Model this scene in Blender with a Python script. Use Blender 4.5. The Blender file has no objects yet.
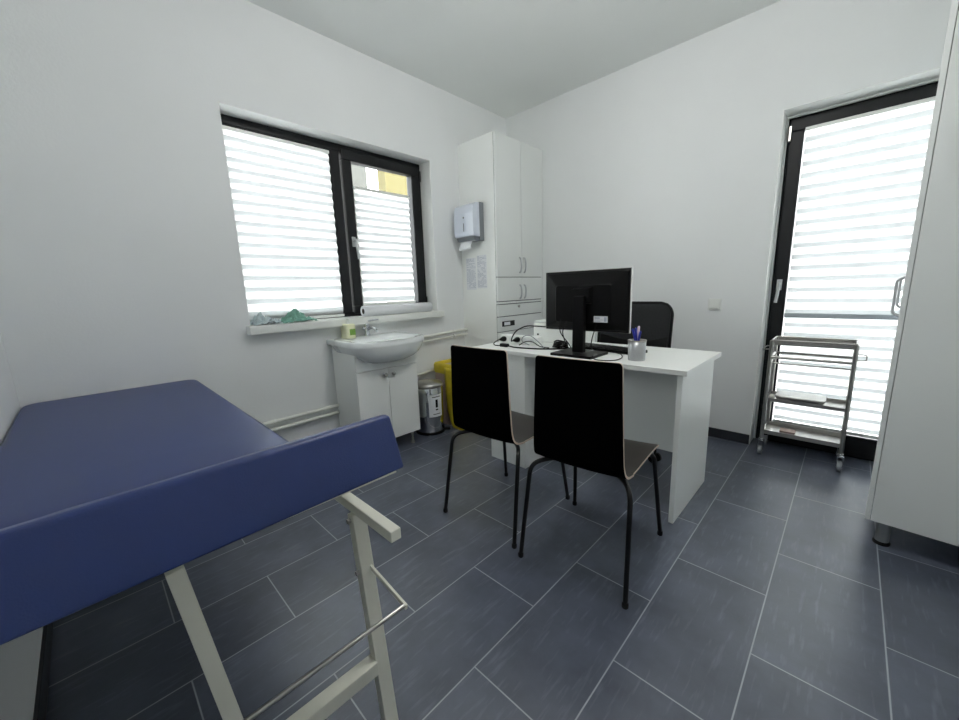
import bpy, math, random
from mathutils import Vector, Matrix
from mathutils import noise as mnoise
random.seed(7)
sc = bpy.context.scene
COL = sc.collection
R = math.radians

# ------------------------------------------------------------------ materials
def new_mat(name):
    m = bpy.data.materials.new(name); m.use_nodes = True
    nt = m.node_tree
    return m, nt, nt.nodes['Principled BSDF']

def lin(c):
    return tuple(((x / 255.0) / 12.92 if x / 255.0 <= 0.04045 else ((x / 255.0 + 0.055) / 1.055) ** 2.4) for x in c) + (1.0,)

def mat(name, rgb, rough=0.5, metal=0.0, spec=0.5, var=0.04, scale=12.0, bump=0.0, bscale=200.0, coat=0.0, aniso=None):
    m, nt, b = new_mat(name)
    N, L = nt.nodes, nt.links
    c = lin(rgb)
    tc = N.new('ShaderNodeTexCoord')
    no = N.new('ShaderNodeTexNoise'); no.inputs['Scale'].default_value = scale; no.inputs['Detail'].default_value = 4
    L.new(tc.outputs['Object'], no.inputs['Vector'])
    cr = N.new('ShaderNodeValToRGB')
    cr.color_ramp.elements[0].position = 0.3; cr.color_ramp.elements[1].position = 0.7
    cr.color_ramp.elements[0].color = tuple(max(0, x * (1 - var)) for x in c[:3]) + (1,)
    cr.color_ramp.elements[1].color = tuple(min(1, x * (1 + var)) for x in c[:3]) + (1,)
    L.new(no.outputs['Fac'], cr.inputs['Fac']); L.new(cr.outputs['Color'], b.inputs['Base Color'])
    b.inputs['Roughness'].default_value = rough
    b.inputs['Metallic'].default_value = metal
    b.inputs['Specular IOR Level'].default_value = spec
    if coat: b.inputs['Coat Weight'].default_value = coat
    if bump:
        n2 = N.new('ShaderNodeTexNoise'); n2.inputs['Scale'].default_value = bscale; n2.inputs['Detail'].default_value = 3
        L.new(tc.outputs['Object'], n2.inputs['Vector'])
        bp = N.new('ShaderNodeBump'); bp.inputs['Strength'].default_value = bump; bp.inputs['Distance'].default_value = 0.002
        L.new(n2.outputs['Fac'], bp.inputs['Height']); L.new(bp.outputs['Normal'], b.inputs['Normal'])
    return m

WALL = mat('wall_paint', (235, 237, 237), 0.85, spec=0.2, var=0.015, scale=2, bump=0.25, bscale=90)
CEIL = mat('ceiling_paint', (240, 242, 240), 0.9, spec=0.15, var=0.01, scale=2, bump=0.12, bscale=60)
REVEAL = mat('reveal_plaster', (240, 241, 239), 0.8, spec=0.2, var=0.01)
WHITE = mat('white_laminate', (244, 246, 243), 0.38, spec=0.45, var=0.01, scale=3)
WHITE2 = mat('white_melamine_grey', (232, 235, 233), 0.45, spec=0.4, var=0.01, scale=3)
EDGE = mat('edge_band', (214, 213, 205), 0.5, var=0.02)
GAP = mat('shadow_gap_grey', (90, 94, 95), 0.8, var=0.02)
PVC = mat('white_pvc', (232, 234, 230), 0.35, var=0.01)
PIPE = mat('pipe_enamel', (226, 227, 220), 0.35, var=0.02)
CERAM = mat('sanitary_ceramic', (236, 240, 240), 0.08, var=0.004, coat=0.3)
BLACKF = mat('anthracite_profile', (21, 23, 26), 0.45, spec=0.3, var=0.05)
BLACKP = mat('black_plastic', (7, 7, 8), 0.38, spec=0.2, var=0.08)
BLACKM = mat('black_matte_laminate', (4, 4, 5), 0.6, spec=0.02, var=0.1, bump=0.05, bscale=400)
SEATM = mat('dark_brown_laminate', (50, 46, 43), 0.4, spec=0.4, var=0.1)
PLY = mat('plywood_edge', (214, 196, 176), 0.6, var=0.08, scale=60)
BTUBE = mat('black_powder_coat', (9, 9, 10), 0.3, var=0.08)
RUBBER = mat('black_rubber', (22, 22, 22), 0.7, var=0.1)
CREAM = mat('cream_powder_coat', (228, 227, 214), 0.4, var=0.015, bump=0.06, bscale=150)
CHROME = mat('chrome', (205, 208, 212), 0.12, metal=1.0, var=0.02)
RAILG = mat('blind_rail_grey', (178, 186, 194), 0.4, var=0.02)
SILVER = mat('silver_paint', (196, 198, 200), 0.35, metal=0.3, var=0.02)
STEEL = mat('brushed_steel', (178, 176, 172), 0.28, metal=1.0, var=0.05, scale=40)
GLOSSW = mat('towel_dispenser_plastic', (214, 220, 232), 0.2, var=0.01)
GREYP = mat('grey_plastic', (128, 133, 138), 0.4, var=0.03)
YELLOW = mat('yellow_bag_film', (212, 190, 44), 0.35, var=0.12, scale=14, bump=0.5, bscale=25)
PINKC = mat('cardboard_pinkish', (190, 168, 158), 0.75, var=0.06)
PAPER = mat('paper_white', (233, 235, 238), 0.8, var=0.01)
INK = mat('grey_print', (178, 184, 196), 0.8, var=0.1)
GREEN = mat('green_cloth', (112, 158, 142), 0.8, var=0.15, scale=40, bump=0.4, bscale=60)
BAGGY = mat('grey_blue_film', (176, 190, 194), 0.35, var=0.2, scale=60, bump=0.4, bscale=50)
SOAP = mat('soap_bottle_cream', (226, 226, 190), 0.35, var=0.02)
SOAPG = mat('soap_label_green', (120, 160, 72), 0.5, var=0.3, scale=60)
PENB = mat('pen_blue', (40, 50, 160), 0.3, var=0.1)
PENW = mat('pen_pink_white', (222, 196, 214), 0.3, var=0.05)
MESHB = mat('office_mesh_fabric', (30, 32, 34), 0.8, var=0.25, scale=90, bump=0.5, bscale=500)
CORE = mat('cardboard_core', (70, 66, 60), 0.8, var=0.1)
BASEB = mat('dark_skirting_tile', (42, 45, 50), 0.35, var=0.1)
YWALL = mat('outside_ochre_render', (84, 77, 44), 0.9, var=0.05)
GWALL = mat('outside_grey_render', (66, 66, 62), 0.9, var=0.05)
GROUND = mat('outside_ground', (110, 110, 106), 0.9, var=0.1)
COTTON = mat('cotton_white', (236, 232, 224), 0.9, var=0.03)
FOAMB = mat('cup_mesh_silver', (176, 178, 180), 0.35, metal=0.7, var=0.12, scale=300)
LAMPD = None

def vinyl():
    m, nt, b = new_mat('blue_vinyl'); N, L = nt.nodes, nt.links
    tc = N.new('ShaderNodeTexCoord')
    n1 = N.new('ShaderNodeTexNoise'); n1.inputs['Scale'].default_value = 5; L.new(tc.outputs['Object'], n1.inputs['Vector'])
    cr = N.new('ShaderNodeValToRGB'); cr.color_ramp.elements[0].color = lin((25, 45, 98)); cr.color_ramp.elements[1].color = lin((29, 51, 108))
    L.new(n1.outputs['Fac'], cr.inputs['Fac']); L.new(cr.outputs['Color'], b.inputs['Base Color'])
    v = N.new('ShaderNodeTexVoronoi'); v.inputs['Scale'].default_value = 420; L.new(tc.outputs['Object'], v.inputs['Vector'])
    bp = N.new('ShaderNodeBump'); bp.inputs['Strength'].default_value = 0.25; bp.inputs['Distance'].default_value = 0.001
    L.new(v.outputs['Distance'], bp.inputs['Height']); L.new(bp.outputs['Normal'], b.inputs['Normal'])
    b.inputs['Roughness'].default_value = 0.36; b.inputs['Specular IOR Level'].default_value = 0.50
    
    return m
VINYL = vinyl()

def blind_mat(name, rgb, tr=0.6):
    m = bpy.data.materials.new(name); m.use_nodes = True; nt = m.node_tree; N, L = nt.nodes, nt.links
    N.clear()
    out = N.new('ShaderNodeOutputMaterial'); mx = N.new('ShaderNodeMixShader'); d = N.new('ShaderNodeBsdfDiffuse'); t = N.new('ShaderNodeBsdfTranslucent')
    tc = N.new('ShaderNodeTexCoord'); no = N.new('ShaderNodeTexNoise'); no.inputs['Scale'].default_value = 60; L.new(tc.outputs['Object'], no.inputs['Vector'])
    cr = N.new('ShaderNodeValToRGB'); c = lin(rgb); cr.color_ramp.elements[0].color = tuple(x * .95 for x in c[:3]) + (1,); cr.color_ramp.elements[1].color = c
    L.new(no.outputs['Fac'], cr.inputs['Fac'])
    for s in (d, t): L.new(cr.outputs['Color'], s.inputs['Color'])
    mx.inputs['Fac'].default_value = tr
    L.new(d.outputs[0], mx.inputs[1]); L.new(t.outputs[0], mx.inputs[2]); L.new(mx.outputs[0], out.inputs['Surface'])
    return m
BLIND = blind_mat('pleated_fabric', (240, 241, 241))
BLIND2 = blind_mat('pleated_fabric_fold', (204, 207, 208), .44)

def glass_mat(name, tint=(0.95, 0.97, 0.97, 1)):
    m = bpy.data.materials.new(name); m.use_nodes = True; nt = m.node_tree; N, L = nt.nodes, nt.links
    N.clear()
    out = N.new('ShaderNodeOutputMaterial'); mx = N.new('ShaderNodeMixShader'); g = N.new('ShaderNodeBsdfGlossy'); t = N.new('ShaderNodeBsdfTransparent')
    fr = N.new('ShaderNodeFresnel'); fr.inputs['IOR'].default_value = 1.45
    g.inputs['Roughness'].default_value = 0.02; t.inputs['Color'].default_value = tint
    L.new(fr.outputs[0], mx.inputs['Fac']); L.new(t.outputs[0], mx.inputs[1]); L.new(g.outputs[0], mx.inputs[2]); L.new(mx.outputs[0], out.inputs['Surface'])
    return m
GLASS = glass_mat('window_glass')

def floor_mat():
    m, nt, b = new_mat('slate_tiles'); N, L = nt.nodes, nt.links
    tc = N.new('ShaderNodeTexCoord'); sp = N.new('ShaderNodeSeparateXYZ'); L.new(tc.outputs['Object'], sp.inputs[0])
    def mt(op, a, bb=None, c=None):
        n = N.new('ShaderNodeMath'); n.operation = op
        for i, x in enumerate((a, bb, c)):
            if x is None: continue
            if isinstance(x, (int, float)): n.inputs[i].default_value = x
            else: L.new(x, n.inputs[i])
        return n.outputs[0]
    W, H = 0.2995, 0.604
    xs = mt('DIVIDE', mt('SUBTRACT', sp.outputs['X'], 0.19), W)
    ci = mt('FLOOR', xs); xf = mt('SUBTRACT', xs, ci)
    par = mt('FRACT', mt('MULTIPLY', mt('ADD', ci, 101.0), 0.5))   # 0 or .5 : column -1 -> 0
    ys = mt('ADD', mt('DIVIDE', mt('SUBTRACT', sp.outputs['Y'], 1.268), H), par)
    ri = mt('FLOOR', ys); yf = mt('SUBTRACT', ys, ri)
    ex = mt('MULTIPLY', mt('MINIMUM', xf, mt('SUBTRACT', 1.0, xf)), W)
    ey = mt('MULTIPLY', mt('MINIMUM', yf, mt('SUBTRACT', 1.0, yf)), H)
    e = mt('MINIMUM', ex, ey)
    mr = N.new('ShaderNodeMapRange'); mr.inputs['From Min'].default_value = 0.0012; mr.inputs['From Max'].default_value = 0.0026; L.new(e, mr.inputs['Value'])
    tile = mr.outputs[0]
    cb = N.new('ShaderNodeCombineXYZ'); L.new(ci, cb.inputs[0]); L.new(ri, cb.inputs[1])
    wn = N.new('ShaderNodeTexWhiteNoise'); wn.noise_dimensions = '2D'; L.new(cb.outputs[0], wn.inputs['Vector'])
    # per tile shifted clouds
    va = N.new('ShaderNodeVectorMath'); va.operation = 'SCALE'; L.new(wn.outputs['Color'], va.inputs[0]); va.inputs['Scale'].default_value = 20
    vb = N.new('ShaderNodeVectorMath'); vb.operation = 'ADD'; L.new(va.outputs[0], vb.inputs[0]); L.new(tc.outputs['Object'], vb.inputs[1])
    n1 = N.new('ShaderNodeTexNoise'); n1.inputs['Scale'].default_value = 4.5; n1.inputs['Detail'].default_value = 7; n1.inputs['Roughness'].default_value = .6; L.new(vb.outputs[0], n1.inputs['Vector'])
    cr = N.new('ShaderNodeValToRGB')
    cr.color_ramp.elements[0].position = 0.3; cr.color_ramp.elements[0].color = lin((66, 72, 87))
    cr.color_ramp.elements[1].position = 0.72; cr.color_ramp.elements[1].color = lin((95, 102, 118))
    L.new(n1.outputs['Fac'], cr.inputs['Fac'])
    br = N.new('ShaderNodeHueSaturation'); L.new(cr.outputs['Color'], br.inputs['Color'])
    L.new(mt('ADD', mt('MULTIPLY', wn.outputs['Value'], 0.22), 0.89), br.inputs['Value'])
    # fine light scratches, stretched along the tile
    mp = N.new('ShaderNodeMapping'); mp.inputs['Scale'].default_value = (70, 9, 1); L.new(vb.outputs[0], mp.inputs['Vector'])
    n3 = N.new('ShaderNodeTexNoise'); n3.inputs['Scale'].default_value = 1.0; n3.inputs['Detail'].default_value = 5; L.new(mp.outputs[0], n3.inputs['Vector'])
    sr = N.new('ShaderNodeMapRange'); sr.inputs['From Min'].default_value = 0.56; sr.inputs['From Max'].default_value = 0.72; sr.inputs['To Max'].default_value = 0.16; L.new(n3.outputs['Fac'], sr.inputs['Value'])
    m2 = N.new('ShaderNodeMix'); m2.data_type = 'RGBA'; L.new(sr.outputs[0], m2.inputs['Factor']); L.new(br.outputs['Color'], m2.inputs['A']); m2.inputs['B'].default_value = lin((165, 172, 182))
    mx = N.new('ShaderNodeMix'); mx.data_type = 'RGBA'; L.new(tile, mx.inputs['Factor']); mx.inputs['A'].default_value = lin((168, 174, 180)); L.new(m2.outputs['Result'], mx.inputs['B'])
    L.new(mx.outputs['Result'], b.inputs['Base Color'])
    rr = N.new('ShaderNodeMapRange'); rr.inputs['To Min'].default_value = 0.285; rr.inputs['To Max'].default_value = 0.33; L.new(n1.outputs['Fac'], rr.inputs['Value'])
    L.new(rr.outputs[0], b.inputs['Roughness'])
    b.inputs['Specular IOR Level'].default_value = 1.0
    n4 = N.new('ShaderNodeTexNoise'); n4.inputs['Scale'].default_value = 35; n4.inputs['Detail'].default_value = 5; L.new(vb.outputs[0], n4.inputs['Vector'])
    hh = mt('ADD', mt('MULTIPLY', tile, 1.0), mt('MULTIPLY', n4.outputs['Fac'], 0.5))
    bp = N.new('ShaderNodeBump'); bp.inputs['Strength'].default_value = 0.2; bp.inputs['Distance'].default_value = 0.001
    L.new(hh, bp.inputs['Height']); L.new(bp.outputs['Normal'], b.inputs['Normal'])
    return m
FLOORM = floor_mat()

# ------------------------------------------------------------------ mesh builder
class MB:
    def __init__(s, T=None):
        s.v = []; s.f = []; s.m = []; s.sm = []; s.T = T or Matrix()
    def add(s, vs, fs, mi=0, smooth=False):
        o = len(s.v); s.v += [s.T @ Vector(p) for p in vs]
        for f in fs: s.f.append([i + o for i in f]); s.m.append(mi); s.sm.append(smooth)
        return s
    def box(s, x0, x1, y0, y1, z0, z1, mi=0):
        vs = [(x, y, z) for x in (x0, x1) for y in (y0, y1) for z in (z0, z1)]
        return s.add(vs, [(0, 1, 3, 2), (4, 6, 7, 5), (0, 4, 5, 1), (2, 3, 7, 6), (0, 2, 6, 4), (1, 5, 7, 3)], mi)
    def bar(s, a, b, w, h, up=(0, 0, 1), mi=0):
        a = Vector(a); b = Vector(b); d = (b - a).normalized(); u = Vector(up); sd = d.cross(u).normalized(); u = sd.cross(d)
        vs = []
        for p in (a, b):
            for i, j in ((-1, -1), (1, -1), (1, 1), (-1, 1)): vs.append(p + sd * (w / 2 * i) + u * (h / 2 * j))
        return s.add(vs, [(3, 2, 1, 0), (4, 5, 6, 7), (0, 1, 5, 4), (1, 2, 6, 5), (2, 3, 7, 6), (3, 0, 4, 7)], mi)
    def tube(s, pts, r, n=10, mi=0, caps=True):
        pts = [Vector(p) for p in pts]; vs = []; fs = []
        rr = r if isinstance(r, (list, tuple)) else [r] * len(pts)
        t0 = (pts[1] - pts[0]).normalized(); ref = Vector((0, 0, 1)) if abs(t0.z) < .9 else Vector((1, 0, 0))
        u = t0.cross(ref).normalized()
        for k, p in enumerate(pts):
            a = pts[max(0, k - 1)]; b = pts[min(len(pts) - 1, k + 1)]; t = (b - a).normalized()
            u = (u - t * u.dot(t)).normalized(); w = t.cross(u)
            for i in range(n):
                q = 2 * math.pi * i / n; vs.append(p + (u * math.cos(q) + w * math.sin(q)) * rr[k])
        for k in range(len(pts) - 1):
            for i in range(n):
                j = (i + 1) % n; fs.append((k * n + i, k * n + j, (k + 1) * n + j, (k + 1) * n + i))
        s.add(vs, fs, mi, True)
        if caps:
            e = len(pts) - 1
            s.add(vs[:n], [tuple(reversed(range(n)))], mi); s.add(vs[e * n:], [tuple(range(n))], mi)
        return s
    def lathe(s, prof, c=(0, 0, 0), n=32, mi=0, M=None, smooth=True):
        c = Vector(c); M = M or Matrix.Identity(3); vs = []; fs = []
        for r, z in prof:
            for i in range(n):
                q = 2 * math.pi * i / n; vs.append(c + M @ Vector((r * math.cos(q), r * math.sin(q), z)))
        for k in range(len(prof) - 1):
            for i in range(n):
                j = (i + 1) % n; fs.append((k * n + i, k * n + j, (k + 1) * n + j, (k + 1) * n + i))
        s.add(vs, fs, mi, smooth)
        if prof[0][0] > 1e-5: s.add(vs[:n], [tuple(reversed(range(n)))], mi)
        if prof[-1][0] > 1e-5: s.add(vs[-n:], [tuple(range(n))], mi)
        return s
    def rings(s, rings, mi=0, smooth=True, cap0=True, cap1=True):
        n = len(rings[0]); vs = [p for r in rings for p in r]; fs = []
        for k in range(len(rings) - 1):
            for i in range(n):
                j = (i + 1) % n; fs.append((k * n + i, k * n + j, (k + 1) * n + j, (k + 1) * n + i))
        s.add(vs, fs, mi, smooth)
        if cap0: s.add(rings[0], [tuple(reversed(range(n)))], mi)
        if cap1: s.add(rings[-1], [tuple(range(n))], mi)
        return s
    def prism(s, poly, a, b, M=None, mi=0):
        M = M or Matrix.Identity(3)
        return s.rings([[M @ Vector((x, y, a)) for x, y in poly], [M @ Vector((x, y, b)) for x, y in poly]], mi, False)
    def pad(s, x0, x1, y0, y1, z0, z1, r=.05, e=.02, mi=0, crown=0.0, eb=None, seg=6):
        """soft edged slab: rounded corners r, rolled edges e"""
        eb = e if eb is None else eb
        rg = []
        K = 5
        prof = [(eb * (1 - math.sin(math.pi / 2 * k / K)), z0 + eb * (1 - math.cos(math.pi / 2 * k / K))) for k in range(K + 1)] if eb > 0 else [(0, z0)]
        prof += [(e * (1 - math.cos(math.pi / 2 * k / K)), z1 - e * (1 - math.sin(math.pi / 2 * k / K))) for k in range(K + 1)]
        for d, z in prof: rg.append([(x, y, z) for x, y in rrect(x0 + d, x1 - d, y0 + d, y1 - d, max(r - d, .002), seg)])
        if crown:
            for k in range(1, 5):
                t = k / 5; d = e + t * min(x1 - x0, y1 - y0) * .40
                rg.append([(x, y, z1 + crown * math.sin(math.pi / 2 * t)) for x, y in rrect(x0 + d, x1 - d, y0 + d, y1 - d, max(r * (1 - t), .004), seg)])
        return s.rings(rg, mi, True)

def rrect(x0, x1, y0, y1, r, seg=6):
    r = min(r, (x1 - x0) / 2 - 1e-4, (y1 - y0) / 2 - 1e-4); out = []
    for cx, cy, a0 in ((x1 - r, y1 - r, 0), (x0 + r, y1 - r, 90), (x0 + r, y0 + r, 180), (x1 - r, y0 + r, 270)):
        for k in range(seg + 1):
            q = R(a0 + 90 * k / seg); out.append((cx + r * math.cos(q), cy + r * math.sin(q)))
    return out

def spline(pts, n=8):
    pts = [Vector(p) for p in pts]; P = [pts[0]] + pts + [pts[-1]]; out = []
    for i in range(1, len(P) - 2):
        p0, p1, p2, p3 = P[i - 1:i + 3]
        for k in range(n):
            t = k / n
            out.append(0.5 * ((2 * p1) + (p2 - p0) * t + (2 * p0 - 5 * p1 + 4 * p2 - p3) * t * t + (3 * p1 - p0 - 3 * p2 + p3) * t ** 3))
    out.append(pts[-1]); return out

def fillet(pts, r, n=6):
    """polyline with round bends"""
    pts = [Vector(p) for p in pts]; out = [pts[0]]
    for i in range(1, len(pts) - 1):
        a, b, c = pts[i - 1], pts[i], pts[i + 1]
        d1 = (a - b).normalized(); d2 = (c - b).normalized(); q = min(r, (a - b).length * .49, (c - b).length * .49)
        p, s_ = b + d1 * q, b + d2 * q
        for k in range(n + 1):
            t = k / n; out.append(p * (1 - t) ** 2 + b * 2 * t * (1 - t) + s_ * t * t)
    out.append(pts[-1]); return out

def root_loc(o):
    v = Vector((0, 0, 0))
    while o is not None: v += o.location; o = o.parent
    return v

def build(name, mb, mats, parent=None, local=False, bevel=0.0, seg=2, sub=0, loc=None):
    me = bpy.data.meshes.new(name)
    off = Vector((0, 0, 0)) if (local or parent is None) else root_loc(parent)
    if loc is not None: off = Vector(loc)
    me.from_pydata([tuple(v - off) for v in mb.v], [], mb.f)
    for m in (mats if isinstance(mats, (list, tuple)) else [mats]): me.materials.append(m)
    for p, mi, sm in zip(me.polygons, mb.m, mb.sm): p.material_index = mi; p.use_smooth = sm
    me.validate(); me.update()
    o = bpy.data.objects.new(name, me); COL.objects.link(o)
    if loc is not None: o.location = loc
    if parent is not None: o.parent = parent
    if bevel:
        b = o.modifiers.new('bevel', 'BEVEL'); b.width = bevel; b.segments = seg; b.limit_method = 'ANGLE'; b.angle_limit = R(40)
    if sub:
        b = o.modifiers.new('sub', 'SUBSURF'); b.levels = sub; b.render_levels = sub
    return o

def tag(o, label, cat, group=None):
    o['label'] = label; o['category'] = cat
    if group: o['group'] = group
    return o
def thing(name, label, cat, loc=(0, 0, 0), rz=0, group=None):
    o = bpy.data.objects.new(name, None); COL.objects.link(o); o.location = loc; o.rotation_euler = (0, 0, rz)
    o.empty_display_size = .1
    return tag(o, label, cat, group)
def struct(name, mb, m, parent=None, **k):
    o = build(name, mb, m, parent, **k)
    if parent is None: o['kind'] = 'structure'
    return o
def sroot(name, loc):
    o = bpy.data.objects.new(name, None); COL.objects.link(o); o.location = loc; o['kind'] = 'structure'; return o
def copy_tree(o, parent=None):
    c = o.copy(); COL.objects.link(c)
    if parent is not None: c.parent = parent
    for ch in list(o.children): copy_tree(ch, c)
    return c

# ------------------------------------------------------------------ camera
f_px, roll, pitch, yaw = 381.1031, R(1.81846723), R(10.55081888), R(-44.22198413)
CZ = 1.13
fw = Vector((math.sin(yaw) * math.cos(pitch), math.cos(yaw) * math.cos(pitch), -math.sin(pitch)))
rt = Vector((math.cos(yaw), -math.sin(yaw), 0)); dn = fw.cross(rt)
rt2 = rt * math.cos(roll) + dn * math.sin(roll); dn2 = -rt * math.sin(roll) + dn * math.cos(roll)
cd = bpy.data.cameras.new('camera'); cam = bpy.data.objects.new('camera', cd); COL.objects.link(cam)
mw = Matrix.Identity(4)
for i in range(3): mw[i][0] = rt2[i]; mw[i][1] = -dn2[i]; mw[i][2] = -fw[i]
mw[2][3] = CZ
cam.matrix_world = mw
cd.sensor_fit = 'HORIZONTAL'; cd.sensor_width = 36; cd.lens = 36 * f_px / 959; cd.clip_start = 0.02
sc.camera = cam

# ------------------------------------------------------------------ room shell
XL, XR, YN, YB, ZC = -2.57, 1.00, -0.25, 3.11, 2.73
struct('floor', MB().box(XL - .3, XR + .2, YN - .2, YB + .36, -.1, 0), FLOORM)
struct('ceiling', MB().box(XL - .3, XR + .2, YN - .2, YB + .36, ZC, ZC + .12), CEIL)
WY0, WY1, WZ0, WZ1 = .683, 2.14, .905, 2.166      # left window opening
w = MB()
w.box(XL - .3, XL, YN - .2, WY0, 0, ZC).box(XL - .3, XL, WY1, YB + .36, 0, ZC).box(XL - .3, XL, WY0, WY1, 0, WZ0).box(XL - .3, XL, WY0, WY1, WZ1, ZC)
struct('wall_left', w, WALL)
DX0, DX1, DZ1 = -.412, .54, 2.133
FX0, FX1, FZ1, FY = -.397, .525, 2.116, 3.245   # door frame inside the plastered opening
w = MB()
w.box(XL, DX0, YB, YB + .36, 0, ZC).box(DX1, XR + .2, YB, YB + .36, 0, ZC).box(DX0, DX1, YB, YB + .36, DZ1, ZC)
struct('wall_back', w, WALL)
struct('wall_right', MB().box(XR, XR + .2, YN - .2, YB, 0, ZC), WALL)
struct('wall_front', MB().box(XL, XR, YN - .2, YN, 0, ZC), WALL)
# white plaster linings of the two openings
t = .004
struct('trim_1', MB().box(XL - .14, XL + .001, WY0, WY1, WZ1 - t, WZ1).box(XL - .14, XL + .001, WY0, WY0 + t, WZ0, WZ1 - t).box(XL - .14, XL + .001, WY1 - t, WY1, WZ0, WZ1 - t), REVEAL)
struct('trim_2', MB().box(DX0, DX1, YB - .001, YB + .20, DZ1 - t, DZ1).box(DX0, DX0 + t, YB - .001, YB + .20, 0, DZ1 - t).box(DX1 - t, DX1, YB - .001, YB + .20, 0, DZ1 - t).box(DX0 + t, DX1 - t, FY + .01, FY + .06, FZ1, DZ1 - t).box(DX0 + t, FX0, FY + .01, FY + .06, 0, FZ1).box(FX1, DX1 - t, FY + .01, FY + .06, 0, FZ1), REVEAL)
struct('baseboard_back', MB().box(XL + .01, DX0, YB - .010, YB, 0, .068).box(DX1, XR, YB - .010, YB, 0, .068), BASEB, bevel=.002)
struct('baseboard_left', MB().box(XL, XL + .010, YN, YB, 0, .068), BASEB, bevel=.002)
struct('baseboard_front', MB().box(XL + .01, XR, YN, YN + .010, 0, .068), BASEB, bevel=.002)
struct('baseboard_right', MB().box(XR - .010, XR, YN, YB, 0, .068), BASEB, bevel=.002)

# ------------------------------------------------------------------ window_1 (left wall)
wr = sroot('window_1', (XL - .14, 1.41, .96))
fx0, fx1 = XL - .20, XL - .135
zb, zt = .955, WZ1 - .004
y0, y1 = WY0 + .004, WY1 - .004
fr = MB()
fr.box(fx0, fx1, y0, y1, zt - .05, zt).box(fx0, fx1, y0, y1, zb, zb + .035).box(fx0, fx1, y0, y0 + .012, zb + .035, zt - .05).box(fx0, fx1, y1 - .045, y1, zb + .035, zt - .05).box(fx0, fx1, 1.365, 1.425, zb + .035, zt - .05)
build('frame', fr, BLACKF, wr, bevel=.004)
sh = MB()   # left fixed sash bead and the right opening sash
sx0, sx1 = XL - .19, XL - .118
for a, b_, c_, d_, wd in ((y0 + .012, 1.365, zb + .035, zt - .05, .02),):
    sh.box(fx0 + .01, fx1 - .002, a, b_, d_ - wd, d_).box(fx0 + .01, fx1 - .002, a, b_, c_, c_ + wd).box(fx0 + .01, fx1 - .002, a, a + .008, c_ + wd, d_ - wd).box(fx0 + .01, fx1 - .002, b_ - wd, b_, c_ + wd, d_ - wd)
build('glazing_bead', sh, BLACKF, wr, bevel=.003)
sh = MB()
a, b_, c_, d_, wd = 1.435, y1 - .03, zb + .02, zt - .03, .072
sh.box(sx0, sx1, a, b_, d_ - wd, d_).box(sx0, sx1, a, b_, c_, c_ + wd * .8).box(sx0, sx1, a, a + wd, c_ + wd * .8, d_ - wd).box(sx0, sx1, b_ - wd, b_, c_ + wd * .8, d_ - wd)
sash = build('sash', sh, BLACKF, wr, bevel=.006, seg=3)
hd = MB(); hd.pad(-.0, .012, 0, 0.0, 0, 0) if False else None
hz = 1.50; hy = 1.472
hd = MB()
hd.box(sx1, sx1 + .010, hy - .014, hy + .014, hz - .035, hz + .035)
hd.tube([(sx1 + .010, hy, hz + .01), (sx1 + .040, hy, hz + .01)], .008, 12)
hd.tube(fillet([(sx1 + .036, hy, hz + .014), (sx1 + .038, hy + .004, hz - .05), (sx1 + .034, hy + .012, hz - .125)], .02), [.009] * 8 + [.008], 12)
o = build('handle', hd, SILVER, sash, bevel=.002); o['label'] = 'silver window handle'
build('hinge', MB().tube([(sx1 + .006, y1 - .022, 2.02), (sx1 + .006, y1 - .022, 2.10)], .009, 12).tube([(sx1 + .006, y1 - .022, 1.0), (sx1 + .006, y1 - .022, 1.08)], .009, 12), BLACKF, wr)
build('glass', MB().box(XL - .168, XL - .164, y0 + .016, 1.36, zb + .04, zt - .055).box(XL - .168, XL - .164, 1.50, y1 - .09, zb + .06, zt - .08), GLASS, wr)
struct('trim_3', MB().pad(XL - .135, -2.498, WY0 - .02, WY1 + .018, WZ0, .957, .006, .006), PVC).name = 'trim_3'   # window sill board

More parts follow.
